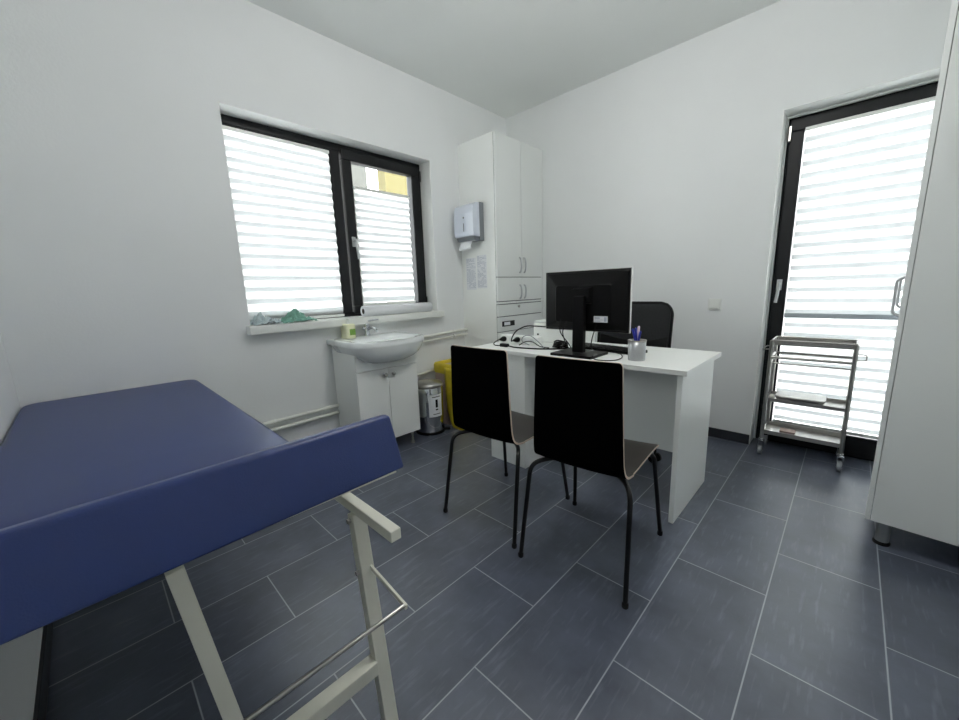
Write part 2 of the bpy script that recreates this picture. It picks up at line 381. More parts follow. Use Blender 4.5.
# pleated blinds
def pleats(pts_fn, top, bottom, pitch, depth, n_w=1):
    n = max(2, int(round((top - bottom) / (pitch / 2)))); n += n % 2
    out = []
    for k in range(n + 1):
        out.append((top - (top - bottom) * k / n, depth if k % 2 else 0.0))
    return out
def blind(name, label, axis, a, b, plane, sgn, top, bottom, pitch, depth, railm, group=None, pack=True):
    """axis 'y': blind spans y a..b on plane x ; sgn is the way into the room"""
    pr = pleats(None, top - .022, bottom + .022, pitch, depth)
    if pack:   # pleats hang tighter towards the bottom
        T_, B_ = top - .022, bottom + .022
        pr = [(B_ + (T_ - B_) * ((z - B_) / (T_ - B_)) ** .88, d) for z, d in pr]
    def P_(u, d, z): return (plane + sgn * d, u, z) if axis == 'y' else (u, plane + sgn * d, z)
    root = thing(name, label, 'blind', P_((a + b) / 2, 0, bottom), 0, group)
    vs = []; fs = []
    for z, d in pr: vs += [P_(a + .003, d + .004, z), P_(b - .003, d + .004, z)]
    for k in range(len(pr) - 1): fs.append((2 * k, 2 * k + 1, 2 * k + 3, 2 * k + 2))
    m = MB(); m.add(vs, fs)
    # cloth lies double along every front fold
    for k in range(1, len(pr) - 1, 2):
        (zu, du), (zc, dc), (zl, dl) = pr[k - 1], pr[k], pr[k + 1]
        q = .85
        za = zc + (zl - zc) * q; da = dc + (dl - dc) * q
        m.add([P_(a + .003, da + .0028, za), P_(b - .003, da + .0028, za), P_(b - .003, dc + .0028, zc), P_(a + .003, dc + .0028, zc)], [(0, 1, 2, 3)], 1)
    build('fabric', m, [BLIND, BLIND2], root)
    def rail(z0, z1, nm, mm):
        q0 = P_(a, 0, z0); q1 = P_(b, depth + .008, z1)
        build(nm, MB().box(min(q0[0], q1[0]), max(q0[0], q1[0]), min(q0[1], q1[1]), max(q0[1], q1[1]), z0, z1), mm, root, bevel=.003)
    rail(top - .02, top, 'top_rail', PVC); rail(bottom, bottom + (.03 if railm is RAILG else .02), 'bottom_rail', railm)
    return root
GB = 'pleated blinds on the window and the glass door'
blind('pleated_blind', 'wide white pleated blind covering the whole left window pane above the green cloth', 'y', y0 + .014, 1.345, XL - .133, 1, 2.095, .962, .066, .012, PVC, GB)
blind('pleated_blind', 'narrower white pleated blind on the right window sash, bare glass showing above it', 'y', 1.500, 1.985, XL - .117, 1, 1.89, 1.03, .060, .012, PVC, GB)

# ------------------------------------------------------------------ door_1 (balcony door, back wall)
dr = sroot('door_1', (0, FY, 0))
dy0, dy1 = FY, FY + .07
fr = MB()
fr.box(FX0, FX0 + .035, dy0 + .02, dy1 + .02, 0, FZ1).box(FX1 - .035, FX1, dy0 + .02, dy1 + .02, 0, FZ1).box(FX0 + .035, FX1 - .035, dy0 + .02, dy1 + .02, FZ1 - .035, FZ1).box(FX0 + .035, FX1 - .035, dy0 + .02, dy1 + .02, 0, .03)
build('frame', fr, BLACKF, dr, bevel=.004)
a, b_, c_, d_, wd = FX0 + .012, FX1 - .012, .012, FZ1 - .012, .072
sh = MB().box(a, b_, dy0, dy1, d_ - wd, d_).box(a, b_, dy0, dy1, c_, .145).box(a, a + wd, dy0, dy1, .15, d_ - wd).box(b_ - wd, b_, dy0, dy1, .15, d_ - wd)
sash = build('sash', sh, BLACKF, dr, bevel=.006, seg=3)
build('glass', MB().box(a + wd, b_ - wd, dy0 + .03, dy0 + .034, .15, d_ - wd), GLASS, dr)
hx, hz = -.354, 1.050
hd = MB().box(hx - .014, hx + .014, dy0 - .010, dy0, hz + .01, hz + .08)
hd.tube([(hx, dy0 - .010, hz + .05), (hx, dy0 - .042, hz + .05)], .008, 12)
hd.tube(fillet([(hx, dy0 - .038, hz + .054), (hx, dy0 - .040, hz + .0), (hx - .008, dy0 - .036, hz - .07)], .02), .009, 12)
o = build('handle', hd, SILVER, sash, bevel=.002); o['label'] = 'chrome door handle'
o = build('hinge', MB().box(FX0 + .006, FX0 + .022, dy0 - .014, dy0, 1.975, 2.065), STEEL, dr, bevel=.003); o['label'] = 'silver corner hinge cap'
blind('pleated_blind', 'tall white pleated blind on the upper glass door, ending in a grey rail', 'x', FX0 + .088, FX1 - .088, dy0, -1, 2.036, .880, .071, .011, RAILG, GB, pack=False)
blind('pleated_blind', 'lower white pleated blind on the glass door behind the steel trolley', 'x', FX0 + .088, FX1 - .088, dy0 + .016, -1, .900, .150, .066, .008, PVC, GB, pack=False)

# ------------------------------------------------------------------ outside, seen through the glass
o = build('boundary_wall', MB().box(-5.3, -5.1, 2.70, 3.08, 0, 3.3), GWALL, loc=(-5.2, 2.89, 0)); tag(o, 'grey wall outside, in the bare glass strip at the upper left of the right window sash', 'wall')
o = build('boundary_wall', MB().box(-5.3, -5.1, 3.38, 3.95, 0, 3.3), YWALL, loc=(-5.2, 3.66, 0)); tag(o, 'ochre wall outside, in the bare glass strip at the upper right of the right window sash', 'wall')

# ------------------------------------------------------------------ examination couch
ct = thing('examination_couch', 'blue vinyl examination couch on a cream steel frame with its head section raised', 'couch', (-1.5, .07, 0))
cy0, cy1 = -.2455, .382
HX, HZ = -1.115, .700
mat1 = MB().pad(-2.545, HX, cy0, cy1,   .648, .700, .062, .022, crown=.004, eb=.01, seg=8)
build('mattress', mat1, VINYL, ct)
ang = R(21.9)
# head section in its own frame: u along slope, w normal
Th = Matrix.Translation((HX + .004, 0, HZ)) @ Matrix.Rotation(-ang, 4, 'Y')
hs = MB(Th).pad(.004, .512, cy0, cy1 + .012, -.107, 0.004, .006, .013, crown=.006, eb=.004, seg=5)
for v_ in hs.v:
    if v_.x > -.85: v_.x += .020 * (cy1 - v_.y) / .63
hso = build('head_section', hs, VINYL, ct)
build('head_board', MB(Th).box(.03, .508, cy0 + .006, cy1 - .006, -.111, -.1072), CREAM, ct, bevel=.002)
build('base_board', MB().box(-2.52, HX - .01, cy0 + .015, cy1 - .015, .640, .650), CREAM, ct)
RY, RZ = .383, .631
for yy, xe in ((RY, -.631), (-.205, -.80)):
    build('side_rail', MB().box(-2.45, xe, yy - .0125, yy + .0125, RZ - .0125, RZ + .0125), CREAM, ct, bevel=.002)
build('cross_rail', MB().box(-.840, -.818, -.2175, RY + .0125, .668, .690), CREAM, ct, bevel=.002)
build('cross_rail', MB().box(-2.4425, -2.4175, -.1925, RY - .0125, RZ - .0125, RZ + .0125), CREAM, ct, bevel=.002)
def leg(p, q, w_=.034, h_=.026):
    return build('leg', MB().bar(p, q, w_, h_, up=(1, 0, 0)), CREAM, ct, bevel=.002)
leg((-.792, RY - .004, .62), (-.712, RY - .004, .0))
leg((-.800, .043, .668), (-.712, .122, .0), .027)
leg((-.792, -.205, .62), (-.712, -.205, .0))
leg((-2.43, RY - .004, .62), (-2.47, RY - .004, .0)); leg((-2.43, -.205, .62), (-2.47, -.205, .0))
build('stretcher', MB().box(-.760, -.726, -.20, RY - .018, .222, .258), CREAM, ct, bevel=.002)
build('stretcher', MB().box(-2.475, -2.441, -.20, RY - .018, .222, .258), CREAM, ct, bevel=.002)
build('adjusting_rod', MB().tube([(-.626, .39, .463), (-.626, -.19, .463)], .0045, 10), STEEL, ct)
for yy in (.388, -.20):
    build('adjusting_strut', MB().bar((-.790, yy, .487), (-.620, yy, .461), .006, .012), CREAM, ct, bevel=.001)
for p in ((-.774, .366, .478), (-.791, .366, .606)):
    o = build('bolt', MB().tube([(p[0], p[1], p[2]), (p[0], p[1] - .012, p[2])], .006, 8), STEEL, ct); o['label'] = 'small steel bolt'

# ------------------------------------------------------------------ plywood chairs
def make_chair(label):
    t = thing('dining_chair', label, 'chair', group='black plywood chairs in front of the desk')
    # profile in (y, z): y=0 mid of feet, +y towards the desk
    def shell(prof, wfn, th, cr_top, cr_seat):
        n = len(prof); NX = 10
        top = []; bot = []
        L = [0]
        for k in range(1, n): L.append(L[-1] + (Vector(prof[k]) - Vector(prof[k - 1])).length)
        for k in range(n):
            a = Vector(prof[max(0, k - 1)]); b = Vector(prof[min(n - 1, k + 1)]); d = (b - a).normalized(); nn = Vector((-d.y, d.x))
            wv = wfn(L[k], L[-1])
            rt_, rb_ = [], []
            for i in range(NX + 1):
                s_ = -1 + 2 * i / NX; x = wv * s_
                dish = .008 * (1 - s_ * s_)
                c = Vector(prof[k])
                p1 = c + nn * dish; p2 = c + nn * (dish - th)
                rt_.append((x, p1.x, p1.y)); rb_.append((x, p2.x, p2.y))
            top.append(rt_); bot.append(rb_)
        return top, bot
    def emit(rows_t, rows_b, ms, cap_start, cap_end):
        m = MB(); n = len(rows_t); NX = len(rows_t[0])
        vt = [p for r in rows_t for p in r]; vb = [p for r in rows_b for p in r]
        ft = [(k * NX + i, k * NX + i + 1, (k + 1) * NX + i + 1, (k + 1) * NX + i) for k in range(n - 1) for i in range(NX - 1)]
        fb = [tuple(reversed(q)) for q in ft]
        m.add(vt, ft, 0, True); m.add(vb, fb, 2, True)
        for i in (0, NX - 1):
            vs = []; fs = []
            for k in range(n): vs += [rows_t[k][i], rows_b[k][i]]
            for k in range(n - 1):
                q = (2 * k, 2 * k + 1, 2 * k + 3, 2 * k + 2); fs.append(q if i else tuple(reversed(q)))
            m.add(vs, fs, 1, True)
        for k, on in ((0, cap_start), (n - 1, cap_end)):
            if on:
                vs = [p for p in rows_t[k]] + [p for p in rows_b[k]]
                fs = [(i, i + 1, NX + i + 1, NX + i) for i in range(NX - 1)]
                m.add(vs, [tuple(reversed(q)) if k == 0 else q for q in fs], 1, True)
        return m
    # seat front ... seat back ... bend ... back top
    seat_pts = [(.222, .425), (.205, .440), (.16, .447), (.05, .446), (-.06, .440), (-.12, .440)]
    bend_pts = [(-.12, .440), (-.165, .445), (-.192, .465), (-.203, .50), (-.207, .56), (-.210, .66), (-.211, .76), (-.213, .873)]
    sp = [(p.x, p.y) for p in [Vector((q[0], q[1], 0)) for q in seat_pts]]
    sp = [(p.x, p.y) for p in spline([(a, b, 0) for a, b in seat_pts], 5)]
    bp = [(p.x, p.y) for p in spline([(a, b, 0) for a, b in bend_pts], 6)]
    def rc(s_, Lh, w0, r):   # rounded end
        if s_ < r: return w0 - r + math.sqrt(max(0, r * r - (r - s_) ** 2))
        return w0
    def ws(s_, Lh): return rc(s_, Lh, .196 - .008 * s_ / Lh, .035)
    def wb(s_, Lh):
        u = s_ / Lh; w0 = .192 - .006 * min(1, u * 4) - .020 * u
        return rc(Lh - s_, Lh, w0, .014) 
    # denser rows close to the rounded ends
    def dens(pr, start):
        out = [Vector(p) for p in pr]
        i = 0 if start else len(out) - 1; j = 1 if start else len(out) - 2
        a, b = out[i], out[j]
        extra = [a.lerp(b, t_) for t_ in (.02, .08, .2, .4, .65)]
        return [out[0]] + extra + out[1:] if start else out[:-1] + list(reversed(extra)) + [out[-1]]
    sp = dens(sp, True); bp = dens(bp, False)
    a, b = shell(sp, ws, .009, 0, 0); build('seat', emit(a, b, None, True, False), [BLACKM, PLY, SEATM], t, local=True)
    a, b = shell(bp, wb, .009, 0, 0); build('backrest', emit(a, b, None, False, True), [BLACKM, PLY, SEATM], t, local=True)
    rr = .0095
    for sx in (-1, 1):
        build('leg', MB().tube(fillet([(sx * .05, -.075, .424), (sx * .150, -.115, .420), (sx * .204, -.190, .408), (sx * .220, -.250, 0.012)], .045, 8), rr, 12), BTUBE, t, local=True)
        build('leg', MB().tube(fillet([(sx * .05, .125, .430), (sx * .150, .160, .420), (sx * .180, .190, .400), (sx * .209, .250, 0.012)], .04, 8), rr, 12), BTUBE, t, local=True)
        for yy, xx in ((-.250, .220), (.250, .209)):
            build('foot_cap', MB().lathe([(.0105, 0), (.0115, .003), (.0115, .016), (.0098, .020)], (sx * xx, yy, 0), 12), RUBBER, t, local=True)
    build('seat_bracket', MB().tube([(-.05, -.075, .424), (.05, -.075, .424)], .009, 10).tube([(-.05, .125, .430), (.05, .125, .430)], .009, 10).box(-.03, .03, -.1, .12, .420, .428), BTUBE, t, local=True)
    return t
c1 = make_chair('black plywood chair in front of the monitor, right one of the pair at the desk')
c1.location = (-.705, 1.411, 0); c1.rotation_euler.z = R(4.8)
c2 = copy_tree(c1)
c2['label'] = 'black plywood chair beside the yellow lined box, left one of the pair at the desk'
c2.location = (-1.190, 1.410, 0); c2.rotation_euler.z = R(2.4)

# ------------------------------------------------------------------ desk
dk = thing('desk', 'white laminate office desk with a side panel, modesty panel and drawer pedestal', 'desk', (-1.15, 2.08, 0))
build('desktop', MB().box(-1.80, -.480, 1.785, 2.395, .726, .750), [WHITE], dk, bevel=.0015)
build('side_panel', MB().box(-.522, -.500, 1.80, 2.34, 0, .726), WHITE, dk, bevel=.0012)
build('modesty_panel', MB().box(-1.375, -.522, 1.945, 1.963, .295, .726), WHITE2, dk, bevel=.001)
pd = build('pedestal', MB().box(-1.664, -1.375, 1.80, 2.30, .0, .726), WHITE, dk, bevel=.0015)
for k in range(4):
    d = build('drawer', MB().box(-1.660, -1.379, 2.30, 2.318, .03 + k * .172, .03 + k * .172 + .168), WHITE, dk, bevel=.001)
    build('drawer_handle', MB().box(-1.57, -1.47, 2.318, 2.332, .11 + k * .172, .120 + k * .172), STEEL, d, bevel=.002)

# ------------------------------------------------------------------ monitor
DT = .750
mo = thing('computer_monitor', 'black flat computer monitor seen from behind, on a black stand on the desk', 'monitor', (-1.075, 1.92, DT))
x0, x1, z0, z1, ym = -1.338, -.822, .878, 1.212, 1.975
build('screen', MB().box(x0, x1, ym, ym + .010, z0, z1), [BLACKP], mo, bevel=.002)
o = build('bezel', MB().box(x0 - .002, x0 + .0, ym - .001, ym + .016, z0 - .002, z1 + .002).box(x1, x1 + .003, ym - .001, ym + .016, z0 - .002, z1 + .002).box(x0, x1, ym - .001, ym + .016, z1, z1 + .002).box(x0, x1, ym - .001, ym + .016, z0 - .003, z0), STEEL, mo); o['label'] = 'thin silver bezel'
bk = build('back_cover', MB().rings([[(x, ym, z) for x, z in rrect(x0 + .004, x1 - .004, z0 + .004, z1 - .004, .006)], [(x, ym - .010, z) for x, z in rrect(x0 + .012, x1 - .012, z0 + .012, z1 - .012, .01)],
    [(x, ym - .030, z) for x, z in rrect(x0 + .085, x1 - .085, z0 + .045, z1 - .075, .015)], [(x, ym - .034, z) for x, z in rrect(x0 + .09, x1 - .09, z0 + .05, z1 - .08, .015)]], 0, False), BLACKP, mo, bevel=.002)
build('vesa_mount', MB().rings([[(x, ym - .034, z) for x, z in rrect(-1.135, -1.015, 1.03, 1.12, .008)], [(x, ym - .060, z) for x, z in rrect(-1.125, -1.025, 1.035, 1.112, .008)]], 0, False), BLACKP, mo, bevel=.002)
build('column', MB().box(-1.108, -1.042, ym - .085, ym - .050, DT + .012, 1.075), BLACKP, mo, bevel=.004)
build('stand_base', MB().pad(-1.195, -.945, 1.80, 2.005, DT, DT + .014, .006, .003, eb=.001), BLACKP, mo)
o = build('sticker', MB().box(-1.005, -.925, ym - .0352, ym - .0342, .9315, .965), PAPER, bk); o['label'] = 'small white rating sticker'
build('sticker_print', MB().box(-1.0, -.965, ym - .0358, ym - .0352, .936, .939).box(-1.0, -.95, ym - .0358, ym - .0352, .944, .946).box(-1.0, -.97, ym - .0358, ym - .0352, .951, .958).box(-.945, -.93, ym - .0358, ym - .0352, .936, .960), INK, bk)
for q in ([(-1.215, ym - .035, .94), (-1.20, ym - .06, .87), (-1.17, ym - .02, .80), (-1.19, ym + .05, .757)], [(-1.175, ym - .035, .935), (-1.19, ym - .05, .87), (-1.20, ym - .01, .80), (-1.26, ym + .05, .757)], [(-.985, ym - .035, .93), (-1.0, ym - .055, .85), (-1.03, ym - .01, .79), (-1.05, ym + .06, .757)]):
    build('signal_cable', MB().tube(spline(q), .003, 8), BLACKP, mo)

# keyboard
kb = thing('keyboard', 'black computer keyboard lying on the desk behind the monitor stand', 'keyboard', (-1.01, 2.135, DT), R(-9))
build('case', MB().pad(-.215, .215, -.066, .066, 0, .016, .012, .004, eb=.001), BLACKP, kb, local=True)
kk = MB()
for r_ in range(5):
    for c_ in range(15):
        kk.box(-.205 + c_ * .0275, -.205 + c_ * .0275 + .0235, -.056 + r_ * .0226, -.056 + r_ * .0226 + .019, .016, .021)
o = build('keys', kk, BLACKP, kb, local=True, bevel=.0015, seg=1); o['kind'] = 'stuff'

# pen cup
cp = thing('pen_cup', 'silver metal mesh pen cup near the right end of the desk top', 'pen holder', (-.757, 1.925, DT))
build('cup_body', MB().lathe([(.0, .0), (.040, 0), (.041, .004), (.0435, .100), (.0405, .100), (.038, .006), (0, .006)], (0, 0, 0), 40), FOAMB, cp, local=True)
build('rim', MB().lathe([(.0400, .097), (.0445, .097), (.0450, .100), (.0445, .103), (.0400, .103), (.0400, .097)], (0, 0, 0), 40), STEEL, cp, local=True)
for i, (a_, rr_, ln, m_, cap) in enumerate(((200, .024, .160, PENB, 0), (140, .017, .150, PENB, 0), (262, .020, .165, PENB, 0), (328, .023, .150, PENB, 0), (85, .012, .172, PENW, 1))):
    dx, dy = math.cos(R(a_)), math.sin(R(a_))
    b0 = Vector((-.757 - dx * .012, 1.925 - dy * .012, DT + .012)); e0 = Vector((-.757 + dx * rr_, 1.925 + dy * rr_, DT + ln))
    nm = 'pen'
    lb = 'pink and white pen standing in the silver pen cup among the blue ones' if cap else 'blue ballpoint pen standing in the silver pen cup'
    p = thing(nm, lb, 'pen', b0, 0, 'pens in the silver cup')
    d = (e0 - b0)
    build('barrel', MB().tube([(0, 0, 0), d * .62], .0045, 10), PENW if cap else PENB, p, local=True)
    build('cap', MB().tube([d * .62, d * .97, d], [.0056, .0056, .003], 10), m_, p, local=True)

# white machine behind monitor, power strip, plugs and cables
wb = thing('printer', 'low white box shaped office machine on the desk, mostly hidden behind the monitor', 'printer', (-1.42, 2.28, DT))
build('housing', MB().box(-1.60, -1.22, 2.20, 2.385, DT, DT + .130), WHITE, wb, bevel=.010, seg=3)
build('lid', MB().box(-1.595, -1.225, 2.205, 2.38, DT + .132, DT + .150), WHITE2, wb, bevel=.006)
build('control_dot', MB().box(-1.565, -1.552, 2.196, 2.201, DT + .05, DT + .06), BLACKP, wb)

ps = thing('power_strip', 'white socket strip at the left end of the desk with black plugs in it', 'power strip', (-1.60, 2.03, DT))
build('strip_body', MB().box(-1.76, -1.44, 2.03, 2.085, DT, DT + .060), WHITE, ps, bevel=.006)
for k in range(5):
    build('socket', MB().lathe([(.019, 0), (.019, .002), (.015, .002), (.015, .0005)], (-1.72 + k * .058, 2.0295, DT + .03), 20, M=Matrix.Rotation(R(90), 3, 'X')), WHITE2, ps)
def plug(x, z, label, up=0):
    q = thing('power_plug', label, 'plug', (x, 2.0, z), 0, 'black plugs on the desk')
    build('plug_body', MB().lathe([(.017, 0), (.019, .006), (.018, .020), (.010, .042), (.006, .055)], (x, 2.028, z), 16, M=Matrix.Rotation(R(90), 3, 'X')), BLACKP, q)
    build('strain_relief', MB().tube([(x, 1.975, z), (x, 1.955, z - .002)], .0045, 8), BLACKP, q)
    return q
plug(-1.72, DT + .032, 'black plug in the white socket strip, nearest the tall cabinet')
plug(-1.60, DT + .034, 'black plug in the middle of the white socket strip beside the arched cable')
ad = build('power_adapter', MB().box(-1.645, -1.585, 1.885, 1.915, DT, DT + .022), BLACKP, loc=(-1.615, 1.9, DT), bevel=.004); tag(ad, 'small black power adapter lying on the desk behind the left chair', 'adapter')
def cable(pts, r, label, m_=None, n=8):
    o = build('cable', MB().tube(spline(pts, n), r, 8), m_ or BLACKP, loc=(pts[0][0], pts[0][1], DT)); tag(o, label, 'cable', 'cables on the desk'); return o
cable([(-1.60, 1.953, DT + .032), (-1.585, 1.945, DT + .060), (-1.545, 1.94, DT + .105), (-1.47, 1.94, DT + .138), (-1.40, 1.945, DT + .142), (-1.33, 1.955, DT + .140)], .0042, 'black cable arching from the socket strip up to the back of the monitor')
cable([(-1.72, 1.953, DT + .030), (-1.735, 1.93, DT + .012), (-1.70, 1.90, DT + .005), (-1.66, 1.90, DT + .005), (-1.645, 1.90, DT + .010)], .0035, 'black cable curling from the left plug down to the small adapter')
cable([(-1.585, 1.90, DT + .010), (-1.53, 1.895, DT + .005), (-1.45, 1.90, DT + .005), (-1.37, 1.92, DT + .005), (-1.28, 1.97, DT + .005), (-1.22, 2.04, DT + .005), (-1.19, 2.06, DT + .005)], .0045, 'thick black cable lying across the desk from the adapter to the monitor stand')
cable([(-1.50, 2.018, DT + .006), (-1.53, 1.98, DT + .035), (-1.50, 1.96, DT + .070), (-1.44, 1.95, DT + .078), (-1.38, 1.955, DT + .040), (-1.345, 1.965, DT + .0035)], .0025, 'thin grey looped cable standing up from the desk between socket strip and monitor', GREYP)
cable([(-1.56, 1.985, DT + .0045), (-1.52, 2.00, DT + .028), (-1.47, 2.01, DT + .030), (-1.40, 2.00, DT + .006), (-1.33, 1.995, DT + .004)], .0032, 'black slack cable loop in front of the socket strip')
cb_ = MB()
for k in range(5):
    a_ = k * .9
    cb_.tube(spline([(-1.285 + .055 * math.cos(a_ + q * 1.05) * (1 - .06 * k), 2.055 + .030 * math.sin(a_ + q * 1.05), DT + .005 + k * .0085 + .004 * math.sin(q * 2 + k)) for q in range(7)], 6), .0042, 8)
o = build('cable_bundle', cb_, BLACKP, loc=(-1.285, 2.055, DT)); tag(o, 'coiled bundle of black cable lying left of the monitor stand', 'cable')
cable([(-.945, 1.82, DT + .0165), (-.92, 1.80, DT + .0045), (-.87, 1.805, DT + .003), (-.83, 1.845, DT + .003), (-.835, 1.93, DT + .003), (-.88, 2.02, DT + .003), (-.92, 2.05, DT + .003)], .0025, 'thin black cable curving on the desk in front of the monitor stand')

# ------------------------------------------------------------------ office chair
oc = thing('office_chair', 'black office swivel chair with a rounded mesh back behind the desk', 'chair', (-1.09, 2.50, 0))
def curved_pad(xc, hw, z0, z1, y, th, r, bow):
    rg = []
    for dd, inset in ((0, .006), (th * .15, 0), (th * .85, 0), (th, .006)):
        rg.append([(x, y + dd + bow * ((x - xc) / hw) ** 2 * -1 + .05 * ((z - z0) / (z1 - z0)), z) for x, z in rrect(xc - hw + inset, xc + hw - inset, z0 + inset, z1 - inset, r, 8)])
    return rg
# back shell as grid so it can bow
def back(xc, hw, z0, z1, y, th, bow, rr_):
    m = MB(); NX, NZ = 16, 44; F = []; B = []
    for k in range(NZ + 1):
        z = z0 + (z1 - z0) * k / NZ
        dzt = min(z1 - z, z - z0)
        w_ = hw if dzt > rr_ else hw - rr_ + math.sqrt(max(0, rr_ ** 2 - (rr_ - dzt) ** 2))
        for i in range(NX + 1):
            s_ = -1 + 2 * i / NX; x = xc + w_ * s_
            yy = y - bow * (abs(x - xc) / hw) ** 2 + .04 * ((z - z0) / (z1 - z0)) ** 2
            F.append((x, yy, z)); B.append((x, yy + th, z))
    ft = [(k * (NX + 1) + i, k * (NX + 1) + i + 1, (k + 1) * (NX + 1) + i + 1, (k + 1) * (NX + 1) + i) for k in range(NZ) for i in range(NX)]
    m.add(F, ft, 0, True); m.add(B, [tuple(reversed(q)) for q in ft], 0, True)
    per = [i for i in range(NX + 1)] + [k * (NX + 1) + NX for k in range(1, NZ + 1)] + [NZ * (NX + 1) + i for i in range(NX - 1, -1, -1)] + [k * (NX + 1) for k in range(NZ - 1, 0, -1)]
    n = len(per); m.add([F[i] for i in per] + [B[i] for i in per], [(i, i + n, (i + 1) % n + n, (i + 1) % n) for i in range(n)], 0, True)
    return m, [Vector(F[i]) + Vector((0, th / 2, 0)) for i in per]
bm_, per = back(-1.09, .252, .50, .998, 2.71, .014, .05, .085)
build('backrest', bm_, MESHB, oc)
build('back_frame', MB().tube(per + [per[0]], .0105, 8, caps=False), BLACKP, oc)
bm_, _p = back(-1.09, .235, .50, .80, 2.695, .022, .05, .03)
build('lumbar_pad', bm_, BLACKP, oc)
build('seat', MB().pad(-1.335, -.845, 2.20, 2.68, .42, .50, .07, .03, crown=.005, seg=6), BLACKM, oc)
build('back_bracket', MB().tube(fillet([(-1.09, 2.52, .41), (-1.09, 2.77, .41), (-1.09, 2.76, .62)], .06), .016, 10), BLACKP, oc)
build('gas_lift', MB().lathe([(.025, .10), (.025, .26), (.016, .26), (.016, .41)], (-1.09, 2.50, 0), 20).box(-1.19, -.99, 2.40, 2.60, .40, .42), BLACKP, oc)
for k in range(5):
    q = R(-17 + 72 * k); dx, dy = math.cos(q), math.sin(q)
    a = build('base_arm', MB().tube([(-1.09 + dx * .02, 2.5 + dy * .02, .125), (-1.09 + dx * .30, 2.5 + dy * .30, .085)], [.022, .014], 10), BLACKP, oc)
    cx, cy = -1.09 + dx * .30, 2.5 + dy * .30
    wm = MB()
    for s_ in (-1, 1):
        p = Vector((cx - dy * s_ * .016, cy + dx * s_ * .016, .028)); e_ = Vector((-dy, dx, 0)) * s_ * .014
        wm.tube([p, p + e_], .028, 18)
    wm.tube([(cx, cy, .03), (cx, cy, .09)], .008, 8)
    build('caster', wm, RUBBER, a)

# ------------------------------------------------------------------ tall cabinet in the corner
tcab = thing('tall_cabinet', 'tall white two door cabinet in the corner beside the window', 'cabinet', (-2.36, 2.78, 0))
TX0, TX1, TY0, TY1, TZ = XL + .012, -2.168, 2.452, YB - .002, 2.345
build('carcass', MB().box(XL + .001, TX1, TY0, TY1, .07, TZ), WHITE, tcab, bevel=.0012)
build('plinth', MB().box(TX0 + .02, TX1 - .03, TY0 + .005, TY1 - .012, 0, .07), WHITE2, tcab)
o = build('seam_lining', MB().box(TX1, TX1 + .004, TY0 + .004, TY1 - .004, .075, TZ - .004), GAP, tcab); o['label'] = 'dark gap lines between the doors'
ymid = 2.782
def tdoor(nm, a, b_, z0_, z1_):
    return build(nm, MB().box(TX1 + .004, -2.146, a, b_, z0_, z1_), WHITE2, tcab, bevel=.0012)
def bow_handle(y, z0_, z1_, par):
    pts = [(-2.150, y, z0_), (-2.132, y, z0_ + .012), (-2.124, y, (z0_ + z1_) / 2), (-2.132, y, z1_ - .012), (-2.150, y, z1_)]
    build('handle', MB().tube(spline(pts, 6), .0070, 10), SILVER, par)
for a, b_, hy in ((TY0 + .002, ymid - .002, ymid - .030), (ymid + .002, TY1 - .002, ymid + .032)):
    d = tdoor('door', a, b_, 1.226, TZ - .002); bow_handle(hy, 1.262, 1.392, d)
    d = tdoor('door', a, b_, 1.022, 1.220); bow_handle(hy, 1.035, 1.155, d)
build('worktop_edge', MB().box(TX1 + .004, -2.138, TY0, TY1, .998, 1.014), WHITE2, tcab, bevel=.001)
d = tdoor('drawer', TY0 + .002, TY1 - .002, .892, .990)
build('knob', MB().lathe([(.005, 0), (.005, .010), (.012, .016), (.012, .022), (.0, .025)], (-2.150, 2.72, .968), 16, M=Matrix.Rotation(R(90), 3, 'Y')), STEEL, d)
d = tdoor('drawer', TY0 + .002, TY1 - .002, .760, .884)
o = build('name_plate', MB().box(-2.150, -2.140, 2.50, 2.665, .803, .848, 0).box(-2.140, -2.138, 2.52, 2.60, .812, .840, 1), [BLACKP, PAPER], d, bevel=.001); o['label'] = 'black plate with a white insert'
d = tdoor('drawer', TY0 + .002, TY1 - .002, .08, .752)

# towel dispenser on the cabinet side
td = thing('towel_dispenser', 'white and grey paper towel dispenser on the side of the tall cabinet', 'dispenser', (-2.41, TY0, 1.55))
pf = [(0, .0), (0, .30), (-.085, .300), (-.112, .280), (-.125, .22), (-.125, .06), (-.118, .012), (-.10, 0)]
Myz = Matrix(((0, 0, 1), (1, 0, 0), (0, 1, 0)))
# profile in (y,z) extruded in x
def prof_x(m, pf_, x0_, x1_, yo, zo, mi=0):
    return m.rings([[(x0_, yo + a_, zo + b_) for a_, b_ in pf_], [(x1_, yo + a_, zo + b_) for a_, b_ in pf_]], mi, False)
build('back_body', prof_x(MB(), [(0, 0), (0, .305), (-.05, .305), (-.05, 0)], -2.515, -2.285, TY0, 1.530), GREYP, td, bevel=.006)
build('front_cover', prof_x(MB(), [(-.045, .03), (-.045, .302), (-.088, .298), (-.112, .280), (-.126, .22), (-.128, .07), (-.122, .034)], -2.513, -2.287, TY0, 1.530), GLOSSW, td, bevel=.008, seg=3)
build('sight_window', MB().box(-2.402, -2.394, TY0 - .1295, TY0 - .126, 1.607, 1.672), GREYP, td)
build('lock', MB().lathe([(.008, 0), (.008, .003), (0, .003)], (-2.398, TY0 - .126, 1.717), 16, M=Matrix.Rotation(R(90), 3, 'X')), GREYP, td)
build('paper_mouth', prof_x(MB(), [(-.03, 0), (-.05, .030), (-.118, .030), (-.10, .0)], -2.50, -2.30, TY0, 1.530), GREYP, td, bevel=.003)
pp = MB(); g = []
